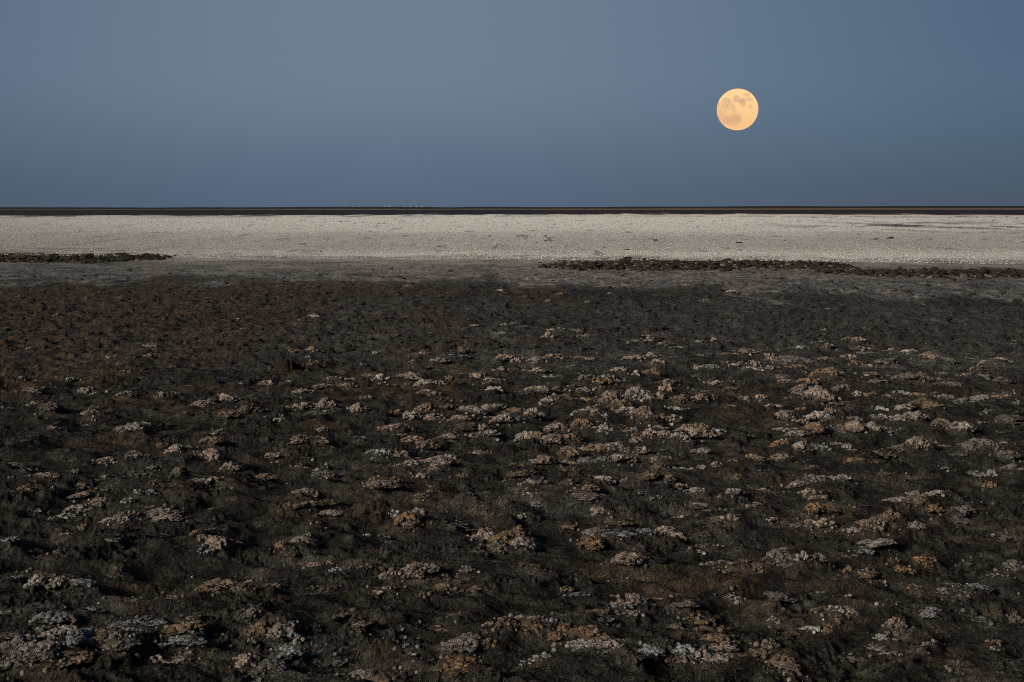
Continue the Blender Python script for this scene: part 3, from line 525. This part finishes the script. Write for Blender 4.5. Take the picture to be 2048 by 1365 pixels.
# ------------------------------------------------------------------ moon
def build_moon():
    D = 9000.0; d = px_ray(1475, 219.5); d = d / np.linalg.norm(d)
    rad = D * math.tan(40.6 / F / math.sqrt(1 + ((1475 - 1024) / F) ** 2))
    nu, nv = 160, 80
    th = np.linspace(0, 2 * math.pi, nu, endpoint=False); ph = np.linspace(0, math.pi, nv + 1)
    n = -Vector(d); right = Vector((0, 0, 1)).cross(n).normalized(); upv = n.cross(right).normalized()
    # local axes: x right, y up, z to the viewer
    Vl = np.stack([np.outer(np.sin(ph), np.cos(th)), np.outer(np.sin(ph), np.sin(th)), np.outer(np.cos(ph), np.ones(nu))], -1).reshape(-1, 3)
    idx = np.arange((nv + 1) * nu).reshape(nv + 1, nu)
    Fc = np.stack([idx[:-1], idx[1:], np.roll(idx, -1, 1)[1:], np.roll(idx, -1, 1)[:-1]], -1).reshape(-1, 4)
    x, y = Vl[:, 0], Vl[:, 1]
    wx = x + .06 * perlin(x * 4, y * 4, 3); wy = y + .06 * perlin(x * 4 + 7, y * 4, 4)
    m = np.zeros(len(x))
    for (a, b, ra, rb, s) in [(-.04,.50,.18,.15,.8),(.24,.38,.19,.15,1),(.27,.30,.13,.16,.9),(.55,.48,.16,.10,.8),(.42,.72,.12,.07,.6),(.60,.15,.12,.10,.45),
                              (-.53,.30,.24,.26,.75),(-.38,.12,.20,.16,.6),(-.72,-.15,.2,.28,.55),(-.20,.12,.12,.18,.6),(-.10,-.45,.30,.24,.95),(-.45,-.50,.28,.20,1),(-.18,-.68,.16,.10,.8),
                              (-.78,-.35,.16,.22,.7),(.08,-.35,.16,.16,.6),(-.30,-.3,.25,.12,.55),(.14,.17,.06,.06,.3),(-.15,-.12,.12,.12,.5),(-.95,.1,.12,.3,.6)]:
        m = np.maximum(m, s * np.clip(1.35 - ((wx - a) / (ra * 1.08)) ** 2 - ((wy - b) / (rb * 1.08)) ** 2, 0, 1) ** .9)
    m = np.clip(m * (.85 + .3 * perlin(x * 9, y * 9, 8) + .2 * perlin(x * 19, y * 19, 9)), 0, 1)
    ray = np.clip(1 - np.hypot((x + .42) / .09, (y + .22) / .09), 0, 1)
    m = m * (1 - .7 * ray)
    M = Matrix((right, upv, n)).transposed()
    me = mesh_np('moon', Vl * rad, Fc, True, {'mare': m * (Vl[:, 2] > 0)})
    g = NG('moonlit regolith')
    a = g.attr('mare'); tc = g.n('ShaderNodeTexCoord')
    nz = g.noise(g.vmath('SCALE', tc.outputs['Object'], 1 / rad), 7, 5, .6)
    sep = g.n('ShaderNodeSeparateXYZ'); g.l(g.vmath('SCALE', tc.outputs['Object'], 1 / rad), sep.inputs[0])
    hi = g.mix(g.ramp(sep.outputs[1], -1, .7), lin(250, 197, 138), lin(255, 214, 154))
    c = g.mix(g.math('MULTIPLY', a, 1.0), hi, lin(216, 171, 132))
    c = g.mix(g.math('MULTIPLY', g.ramp(nz, .52, .7), .18), c, lin(226, 172, 120))
    e = g.n('ShaderNodeEmission'); g.l(c, e.inputs[0]); e.inputs[1].default_value = 1.0
    g.l(e.outputs[0], g.out.inputs[0])
    o = link('moon', me, g.m, label='full yellow moon with grey maria hanging low in the dusk sky', category='moon')
    o.matrix_world = Matrix.Translation(Vector(d * D) + Vector((0, 0, EYE))) @ M.to_4x4()
    return o
build_moon()

# ------------------------------------------------------------------ clumps
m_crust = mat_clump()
TINT = {'w': (.50, .455, .415), 'W': (.80, .76, .72), 'p': (.46, .355, .30), 'o': (.30, .195, .11), 'O': (.30, .165, .07),
        'b': (.38, .43, .455), 'g': (.225, .21, .195), 'y': (.175, .145, .085), 'k': (.055, .040, .027)}
VAR = {}
def variant(cls, k):
    key = (cls, k)
    if key not in VAR:
        n, sub, kr = {'s': (52, 3, .19), 'm': (110, 3, .13), 'l': (190, 3, .10)}[cls]
        V, Fc, kn, lf = make_clump_arrays(n, sub, 100 + k * 7 + ord(cls), k % 3 == 1, kr)
        VAR[key] = mesh_np('salt_clump', V, Fc, True, {'knob': kn, 'lift': lf, 'tint': np.zeros((len(V), 4))})
        VAR[key].materials.append(m_crust)
    return VAR[key]
inview = lambda c: -20 < c['px'] < 2068 and c['py'] < 1400
order = sorted([i for i, c in enumerate(PL) if inview(c) and c['hand']], key=lambda i: -PL[i]['area'])
single = set(order[:300])
r = np.random.default_rng(5)
singles = []
for i in order[:300]:
    c = PL[i]
    R_ = max(c['sx'], c['sy'])
    cls = 's' if R_ < .055 else ('m' if R_ < .10 else 'l')
    me = variant(cls, int(r.integers({'s': 6, 'm': 9, 'l': 7}[cls])))
    o = bpy.data.objects.new('salt_clump', me); COL.objects.link(o)
    o.rotation_euler = (r.normal() * .06, r.normal() * .06, r.choice([0, math.pi]) + r.normal() * .3)
    o.scale = (c['sx'] * 1.06, c['sy'] * 1.1, c['h'] * .95)
    o.location = (c['X'], c['Y'], ground_z(c['X'], c['Y']) - .18 * c['h'])
    j = 1 + .18 * r.normal(); t = TINT[c['c']]
    o.color = (*[min(max(v * j, .02), .8) for v in t], 1)
    o['group'] = 'crusted salt clumps on the dark soil'; o['category'] = 'salt clump'
    singles.append((o, c))
# the rest joined
LOWV = [make_clump_arrays(16, 1, 900 + k, k % 3 == 1, .26, 2) for k in range(12)]
MIDV = [make_clump_arrays(26, 2, 950 + k, k % 3 == 1, .21, 2) for k in range(12)]
Vs, Fs, kn, lf, ti = [], [], [], [], []; off = 0
for i, c in enumerate(PL):
    if i in single: continue
    V, Fc, k_, l_ = (MIDV if c['w'] > 17 and inview(c) else LOWV)[int(r.integers(12))]
    a = r.random() * 6.28 if c['sx'] < c['sy'] * 1.6 else r.normal() * .3
    ca, sa = math.cos(a), math.sin(a)
    W = np.stack([(V[:, 0] * ca - V[:, 1] * sa) * c['sx'], (V[:, 0] * sa + V[:, 1] * ca) * c['sy'], V[:, 2] * c['h'] * .95], -1)
    W += np.array([c['X'], c['Y'], ground_z(c['X'], c['Y']) - .3 * c['h']])
    Vs.append(W); Fs.append(Fc + off); off += len(V); kn.append(k_); lf.append(l_)
    t = np.array(TINT[c['c']]) * (1 + .2 * r.normal()); ti.append(np.tile(np.append(np.clip(t, .02, .8), 1.0), (len(V), 1)))
me = mesh_np('small_salt_clumps', np.concatenate(Vs), np.concatenate(Fs), True, {'knob': np.concatenate(kn), 'lift': np.concatenate(lf), 'tint': np.concatenate(ti)})
link('small_salt_clumps', me, m_crust, kind='stuff', label='small crumbs and patches of pale salt crust scattered between the clumps', category='salt crust')

# unique labels for the clumps
COLN = {'w': 'pale grey', 'W': 'bright white', 'p': 'pinkish grey', 'o': 'ochre stained', 'O': 'rusty orange', 'b': 'bluish white', 'g': 'dull grey', 'y': 'olive brown', 'k': 'dark brown'}
def col_name(px): 
    k = int(min(max(px, 0), 2047) // 256)
    return ['at the left edge', 'a quarter in from the left', 'left of centre', 'just left of centre', 'just right of centre', 'below the moon', 'right of the moon', 'at the right edge'][k]
def row_name(py):
    for lim, s in ((720, 'far beyond the stump'), (790, 'level with the stump'), (860, 'just nearer than the stump'), (940, 'in the middle field'), (1030, 'in the nearer middle'), (1120, 'in the near field'), (1230, 'near the camera'), (1500, 'along the bottom edge')):
        if py < lim: return s
def size_name(c):
    return 'low' if c['w'] > 3.0 * c['hh'] else ('tall' if c['w'] < 1.45 * c['hh'] else ('broad' if c['w'] > 45 else 'small' if c['w'] < 33 else 'middling'))
byl = {}
for o, c in singles:
    byl.setdefault('%s %s clump %s, %s' % (size_name(c), COLN[c['c']], row_name(c['py']), col_name(c['px'])), []).append((o, c))
for l, L in byl.items():
    if len(L) == 1: L[0][0]['label'] = l; continue
    names = {2: ['left', 'right'], 3: ['left', 'middle', 'right']}.get(len(L), ['first', 'second', 'third', 'fourth', 'fifth', 'sixth', 'seventh'])
    for k, (o, c) in enumerate(sorted(L, key=lambda t: t[1]['px'])):
        o['label'] = names[k] + ' ' + l if len(L) > 3 else names[k] + ' one, ' + l
assert len({o['label'] for o, c in singles}) == len(singles)

# crumbs broken off the clumps, and dry fibres matted over the near soil
def ground_zv(x, y):
    rr, ths, Z = HF
    d = np.hypot(x, y); th = np.arctan2(x, y)
    i = np.clip(np.searchsorted(rr, d) - 1, 0, len(rr) - 2); j = np.clip(np.searchsorted(ths, th) - 1, 0, len(ths) - 2)
    u = (d - rr[i]) / (rr[i + 1] - rr[i]); v = (th - ths[j]) / (ths[j + 1] - ths[j])
    return (Z[i, j] * (1 - v) + Z[i, j + 1] * v) * (1 - u) + (Z[i + 1, j] * (1 - v) + Z[i + 1, j + 1] * v) * u
wts = np.array([c['area'] for c in PL]) ** .5; wts /= wts.sum()
pick = r.choice(len(PL), 9000, p=wts)
Vs, Fs, kn, lf, ti = [], [], [], [], []; off = 0
cx = np.array([c['X'] for c in PL])[pick]; cy = np.array([c['Y'] for c in PL])[pick]
qx = np.array([c['sx'] for c in PL])[pick]; qy = np.array([c['sy'] for c in PL])[pick]
aa = r.random(9000) * 6.28; ra = .8 + .75 * r.random(9000) ** 1.6
cx = cx + np.cos(aa) * ra * qx; cy = cy + np.sin(aa) * ra * qy; cz = ground_zv(cx, cy)
for k in range(9000):
    s_ = (.0025 + .008 * r.random() ** 2) * (1 if cy[k] < 9 else 1.4)
    V = KNOBS[1][int(r.integers(10))] * s_ + np.array([cx[k], cy[k], cz[k] + s_ * .3])
    Vs.append(V); Fs.append(ICO[1][1] + off); off += len(V)
    t = np.array(TINT[PL[pick[k]]['c']]) * (.5 + .6 * r.random())
    kn.append(np.full(len(V), r.random())); lf.append(np.full(len(V), .3)); ti.append(np.tile(np.append(t, 1.0), (len(V), 1)))
me = mesh_np('salt_crumbs', np.concatenate(Vs), np.concatenate(Fs), True, {'knob': np.concatenate(kn), 'lift': np.concatenate(lf), 'tint': np.concatenate(ti)})
link('salt_crumbs', me, m_crust, kind='stuff', label='loose crumbs of salt crust lying round the clumps', category='salt crumbs')

def build_fibres(n=110000):
    q = r.random(n); py = 1420 - 700 * q ** .9; px = r.random(n) * 2500 - 226
    Y = F * EYE / (py - HY); X = (px - 1024) / F * np.hypot(Y, EYE)
    dirn = .25 + 1.3 * perlin(X * 1.3, Y * 1.3, 201) + .35 * r.normal(size=n)
    L = (.015 + .04 * r.random(n)); wdt = (.0004 + .0006 * r.random(n)) * np.maximum(1, Y / 6.5)
    bend = r.normal(size=n) * 1.1; seg = 3
    P = []; a = dirn.copy(); x, y = X.copy(), Y.copy()
    for k in range(seg + 1):
        z = ground_zv(x, y) + .0006 + .0025 * math.sin(math.pi * k / seg) 
        P.append((x.copy(), y.copy(), z, a.copy())); x += np.cos(a) * L / seg; y += np.sin(a) * L / seg; a += bend / seg
    V = np.zeros((n, seg + 1, 2, 3))
    for k, (x, y, z, a) in enumerate(P):
        w_ = wdt * (1 - .8 * abs(k / seg - .4))
        V[:, k, 0] = np.stack([x - np.sin(a) * w_, y + np.cos(a) * w_, z - w_ * .3], -1); V[:, k, 1] = np.stack([x + np.sin(a) * w_, y - np.cos(a) * w_, z + w_ * .6], -1)
    idx = np.arange(n * (seg + 1) * 2).reshape(n, seg + 1, 2)
    Fc = np.stack([idx[:, :-1, 0], idx[:, 1:, 0], idx[:, 1:, 1], idx[:, :-1, 1]], -1).reshape(-1, 4)
    tone = np.repeat(r.random(n), (seg + 1) * 2)
    g = NG('dry fibre'); t = g.attr('tone'); geo = g.n('ShaderNodeNewGeometry')
    c = g.mix(t, (.012, .010, .008), (.095, .075, .052)); c = g.mix(g.ramp(g.noise(geo.outputs['Position'], 1.1, 3, .6), .5, .62), c, g.mix(t, (.020, .020, .020), (.070, .068, .066)))
    link('dry_fibres', mesh_np('dry_fibres', V.reshape(-1, 3), Fc, True, {'tone': tone}), g.bsdf(c, .9, None, .2), kind='stuff', label='hair-like dry fibres matted over the dark soil', category='dry fibres')
build_fibres()

# ------------------------------------------------------------------ joined clods: banks, pan litter
m_clod = mat_simple('dark salty clod', (.005, .004, .003), (.058, .046, .035), 11, 1, .05)
m_clod2 = mat_simple('pale salty clod', (.025, .020, .016), (.24, .185, .145), 12, 1, .05)
m_salt = mat_simple('white salt lump', (.36, .335, .29), (.58, .57, .52), 4, .5, .02)
def clods(name, pts, mat, label, cat, sub=2):
    Vs, Fs = [], []; off = 0; V0 = KNOBS[sub]
    for (x, y, z, sx, sy, sz) in pts:
        V = V0[int(r.integers(10))]; a = r.random() * 6.28; ca, sa = math.cos(a), math.sin(a)
        b = r.normal() * .5; cb, sb_ = math.cos(b), math.sin(b)
        X = V[:, 0] * ca - V[:, 1] * sa; Y = V[:, 0] * sa + V[:, 1] * ca; Z = V[:, 2]
        X, Z = X * cb - Z * sb_, X * sb_ + Z * cb
        Vs.append(np.stack([X * sx + x, Y * sy + y, Z * sz + z], -1)); Fs.append(ICO[sub][1] + off); off += len(V)
    me = mesh_np(name, np.concatenate(Vs), np.concatenate(Fs), True)
    return link(name, me, mat, kind='stuff', label=label, category=cat)
def bank_pts(prof, n, low=.3):
    """prof: list of (px, row of top, row of foot)"""
    P = []; xs = [p[0] for p in prof]
    for k in range(n):
        px = xs[0] + (xs[-1] - xs[0]) * r.random()
        t = np.interp(px, xs, [p[1] for p in prof]); f = np.interp(px, xs, [p[2] for p in prof])
        Xb, Yb = ground_at(px, f); mpp = Yb / F
        H = (f - t) * mpp * (.45 + .55 * float(np.clip(.7 + 1.1 * perlin(np.array(px / 19.), np.array(3.1), 5) + .8 * perlin(np.array(px / 6.), np.array(9.1), 6), 0, 1.5)))
        q = r.random()
        z = .66 * H * (.95 * math.sin(q * 1.57) if r.random() > low else .12 * r.random()) * (.4 + .6 * r.random() ** .5)
        s = (.009 + .055 * r.random() ** 5)
        P.append((Xb + r.normal() * .05, Yb - .5 + q * 1.9 + r.normal() * .5, max(z - s * .3, 0), s * (1 + r.random() * 1.3), s, s * (.5 + .7 * r.random())))
    return P
def mound(prof, name, label):
    """solid core of a bank: a lumpy ridge under its clods"""
    xs = np.linspace(prof[0][0], prof[-1][0], 260); nv = 9
    V = []
    for px in xs:
        t = np.interp(px, [p[0] for p in prof], [p[1] for p in prof]); f = np.interp(px, [p[0] for p in prof], [p[2] for p in prof])
        Xb, Yb = ground_at(px, f); mpp = Yb / F
        H = (f - t) * mpp * (.14 + .3 * float(perlin(np.array(px / 21.), np.array(3.1), 5)) + .25 * float(perlin(np.array(px / 6.), np.array(2.2), 7)))
        H = max(H, .01)
        for k in range(nv):
            u = k / (nv - 1)
            z = H * math.sin(math.pi * u) ** .7 * (1 + .35 * float(perlin(np.array(px / 5.), np.array(u * 5), 8))) - .02
            V.append((Xb, Yb + .1 + 1.3 * u + .08 * float(perlin(np.array(px / 4.), np.array(u * 4), 9)), z))
    idx = np.arange(len(xs) * nv).reshape(len(xs), nv)
    Fc = np.stack([idx[:-1, :-1], idx[1:, :-1], idx[1:, 1:], idx[:-1, 1:]], -1).reshape(-1, 4)
    return link(name, mesh_np(name, np.array(V), Fc, True), m_clod, kind='stuff', label=label, category='bank')
mound(left_prof, 'clod_bank', 'low dark bank of earth clods at the left shore of the white pan')
mound(right_prof, 'clod_bank', 'low dark bank of earth clods along the near shore, below the moon')
clods('bank_clods', bank_pts(left_prof, 1700), m_clod, 'dark clods heaped on the bank at the left shore of the white pan', 'clods', 2)
clods('bank_clods', [p for p in bank_pts(right_prof, 2600) if r.random() < (.25 + .75 * min(1, max(0, (p[0] / p[1] * F + 1024 - 1085) / 160)))], m_clod, 'dark clods heaped on the long bank below the moon', 'clods', 2)
clods('bank_clods', bank_pts(right2_prof, 1300, .6), m_clod, 'dark clods strewn in the thinner bank by the right edge', 'clods', 2)
pp = bank_pts(right_prof, 650, .45) + [p for p in bank_pts(left_prof, 200, .8) if p[2] < .08] + bank_pts(right2_prof, 260, .8)
pp = [(x, y - .3, z, sx * .8, sy * .8, sz * .8) for x, y, z, sx, sy, sz in pp]
clods('pale_clods', pp, m_clod2, 'pale salted clods at the foot of the dark banks', 'clods', 2)
# litter on the damp strip and brown field
pts = []
for k in range(2600):
    y = 535 + 170 * r.random() ** .8; x = r.random() * 2300 - 120; X, Y = ground_at(x, y); s = (.008 + .026 * r.random() ** 3)
    pts.append((X, Y, ground_z(X, Y) + s * .2, s * (1 + 1.4 * r.random()), s * 1.2, s * (.6 + .6 * r.random())))
clods('field_clods', pts, m_clod, 'dark crumbs of earth strewn over the damp strip and brown field', 'clods', 2)
pts = []
for k in range(8000):
    x = r.random() * 2500 - 220; e = np.interp(x, [0, 400, 900, 1500, 2048], [506, 513, 515, 519, 525])
    y = e - abs(r.normal()) * np.interp(x, [0, 900, 1600, 2048], [9, 13, 18, 26]) + 4; 
    X, Y = ground_at(x, y); s = (.006 + .013 * r.random() ** 2) * (.7 if x < 900 else 1)
    pts.append((X, Y, .0 + s * .2, s * (1 + 1.2 * r.random()), s, s * (.4 + .5 * r.random())))
clods('white_salt_lumps', pts, m_salt, 'crumbled white salt lumps along the near edge of the pan', 'salt lumps', 1)
# dark clods lying on the pan, each a thing
def single_clod(px, py, wpx, hpx, label):
    X, Y = ground_at(px, py); mpp = Y / F
    n = max(2, int(wpx / max(hpx, 2) * 1.2)); Vs, Fs = [], []; off = 0
    for k in range(n):
        V = KNOBS[2][int(r.integers(10))]; s = hpx * mpp * (.38 + .2 * r.random())
        Vs.append(V * np.array([s * 1.5, s * 1.4, s]) + np.array([(k + .5 - n / 2) / n * wpx * mpp, r.normal() * s * .5, s * .5])); Fs.append(ICO[2][1] + off); off += len(V)
    me = mesh_np('mud_clod', np.concatenate(Vs), np.concatenate(Fs), True)
    o = link('mud_clod', me, m_clod, label=label, category='clod', group='dark clods out on the white salt pan'); o.location = (X, Y, 0)
for a in [(1090.5, 473, 5, 3, 'small dark clod on the white pan, farthest of the knot of three near the middle'),
          (1101, 477, 13, 2.4, 'long dark clod on the white pan, widest of the knot of three'),
          (1090.5, 482.5, 5, 2.4, 'small dark clod on the white pan, nearest of the knot of three near the middle'),
          (1073.5, 486, 3, 1.6, 'tiny dark clod on the white pan just left of the knot of three'),
          (1311, 482, 6, 3, 'lone dark clod on the white pan between the knot of three and the moon'),
          (1396, 455, 4, 2.2, 'small dark clod far out on the white pan, left of the moon'),
          (1478, 486.5, 10, 3, 'broad dark clod on the white pan straight below the moon'),
          (1780, 477.5, 10, 4.5, 'largest brown clod on the white pan at the right, before the muddy streak'),
          (1752, 479.5, 7, 2.4, 'flat dark clod just left of the largest brown clod on the pan'),
          (606, 489, 12, 2.4, 'long flat dark clod on the white pan left of centre'),
          (524, 493, 4, 2, 'small dark clod on the white pan left of the long flat one'),
          (878, 493.5, 7, 2.4, 'dark clod on the white pan near its near shore, in the middle'),
          (980, 473, 5, 2.4, 'small dark clod on the white pan left of the knot of three'),
          (1255, 500, 8, 2, 'flat dark clod on the near white pan above the long bank'),
          (306, 515, 12, 5, 'dark lump ending the left bank of clods')]:
    single_clod(*a)

pts = []
for k in range(260):
    y = 433 + 85 * r.random() ** 1.3; x = r.random() * 2500 - 220
    if x > 1500 and r.random() < .6: y = 452 + r.normal() * 6
    X, Y = ground_at(x, y); mpp = Y / F; s = mpp * (.5 + .8 * r.random() ** 2) 
    pts.append((X, Y, s * .2, s * (1 + 2.6 * r.random()), s * 1.5, s * .7))
clods('pan_crumbs', pts, m_clod, 'dark crumbs of mud dotted over the white salt pan', 'crumbs', 1)

# ------------------------------------------------------------------ stump
def build_stump():
    root = bpy.data.objects.new('broken_stump', None); COL.objects.link(root)
    z0 = ground_z(STX, STY)
    root.location = (STX, STY, z0 - .01); root['label'] = 'dark furrowed broken stump standing in the brown field left of centre'; root['category'] = 'stump'
    g = NG('furrowed rotten wood'); geo = g.n('ShaderNodeNewGeometry'); P = geo.outputs['Position']
    mp = g.n('ShaderNodeMapping'); g.l(P, mp.inputs[0]); mp.inputs['Scale'].default_value = (1, 1, .3)
    n = g.noise(mp.outputs[0], 60, 4, .7)
    c = g.mix(g.ramp(n, .35, .65), (.004, .003, .002), (.018, .013, .007))
    wood = g.bsdf(c, .9, g.bump(n, 1, .01), .2)
    # fluted shell, open towards the right
    na, nh = 90, 16; W, H = .095, .150
    V = []
    for side in (0, 1):
        for i in range(na + 1):
            a = R(100) + R(255) * i / na            # leaves the right side open
            fl = .12 * abs(math.sin(a * 4.5 + .6)) + .06 * math.sin(a * 11)
            top = H * (.95 + .06 * math.sin(a * 3 + 2) + .05 * math.sin(a * 9)) * (1 - .35 * max(0, (i / na - .7)) / .3)
            for k in range(nh + 1):
                u = k / nh
                rad = W * (1.0 + .22 * (1 - u) ** 3 - fl * (.5 + .5 * u)) * (.66 if side else 1)
                rad *= 1 + .05 * float(perlin(np.array(a * 4), np.array(u * 5), 3))
                V.append((rad * math.cos(a) * 1.0, rad * math.sin(a) * .8, top * u))
    V = np.array(V); n1 = (na + 1) * (nh + 1); idx = np.arange(n1).reshape(na + 1, nh + 1)
    q = lambda A: np.stack([A[:-1, :-1], A[1:, :-1], A[1:, 1:], A[:-1, 1:]], -1).reshape(-1, 4)
    Fa = q(idx); Fb = q(idx + n1)[:, ::-1]
    rim = np.stack([idx[:-1, -1], idx[1:, -1], idx[1:, -1] + n1, idx[:-1, -1] + n1], -1)
    e0 = np.stack([idx[0, :-1], idx[0, 1:], idx[0, 1:] + n1, idx[0, :-1] + n1], -1); e1 = np.stack([idx[-1, :-1], idx[-1, :-1] + n1, idx[-1, 1:] + n1, idx[-1, 1:]], -1)
    link('trunk', mesh_np('trunk', V, np.concatenate([Fa, Fb, rim, e0, e1]), True), wood, root)
    moss = mat_simple('mossy crust', (.014, .010, .005), (.055, .040, .016), 30, .8, .01)
    for (x, y, sx, sy, sz, k, s) in [(.10, -.02, .07, .07, .05, 's', 1), (.17, .0, .09, .08, .045, 's', 3), (.05, -.06, .07, .04, .03, 's', 2), (-.10, -.04, .05, .05, .035, 's', 4), (.11, .06, .06, .05, .10, 's', 5)]:
        Va, Fa_, kn_, lf_ = make_clump_arrays(24, 2, 700 + s, 0, .2)
        o = link('root_crust', mesh_np('root_crust', Va * np.array([sx, sy, sz]), Fa_, True), moss, root); o.location = (x, y, -.005)
build_stump()

# ------------------------------------------------------------------ far skyline: white salt heaps, shrubs
m_heap = mat_simple('heaped white salt', (.32, .29, .27), (.48, .45, .42), 1.5)
heaps = [(691, 3.6, 1.7), (707.5, 3.8, 1.9), (719.5, 3.6, 1.3), (727, 2.2, 1.0), (734, 3, 1.0), (748.5, 2.4, 1.5), (770, 4.6, 1.5), (778.5, 5.2, 1.6), (809.5, 4, 1.3), (821, 6.4, 1.6), (835, 7.0, 1.8), (844, 5, 1.2)]
names = ['leftmost', 'second', 'third', 'fourth', 'fifth', 'sixth', 'seventh', 'eighth', 'ninth', 'tenth', 'eleventh', 'rightmost']
for (x, wpx, hpx), nm in zip(heaps, names):
    Dst = 1180.0; d = px_ray(x, 416); X = d[0] / d[1] * Dst; z = ground_z(X, Dst); mpp = Dst / F
    V, Fc, _, _ = make_clump_arrays(8, 1, int(x), 0, .3, 2)
    o = link('salt_heap', mesh_np('salt_heap', V * np.array([wpx * mpp * .55, 1.2, hpx * mpp]), Fc, True), m_heap, category='salt heap', group='white salt heaps on the far skyline')
    o.location = (X, Dst, z - .1)
    o['label'] = ('%s from the left of the twelve white salt heaps on the far skyline' % nm) if nm not in ('leftmost', 'rightmost') else '%s of the twelve white salt heaps on the far skyline' % nm
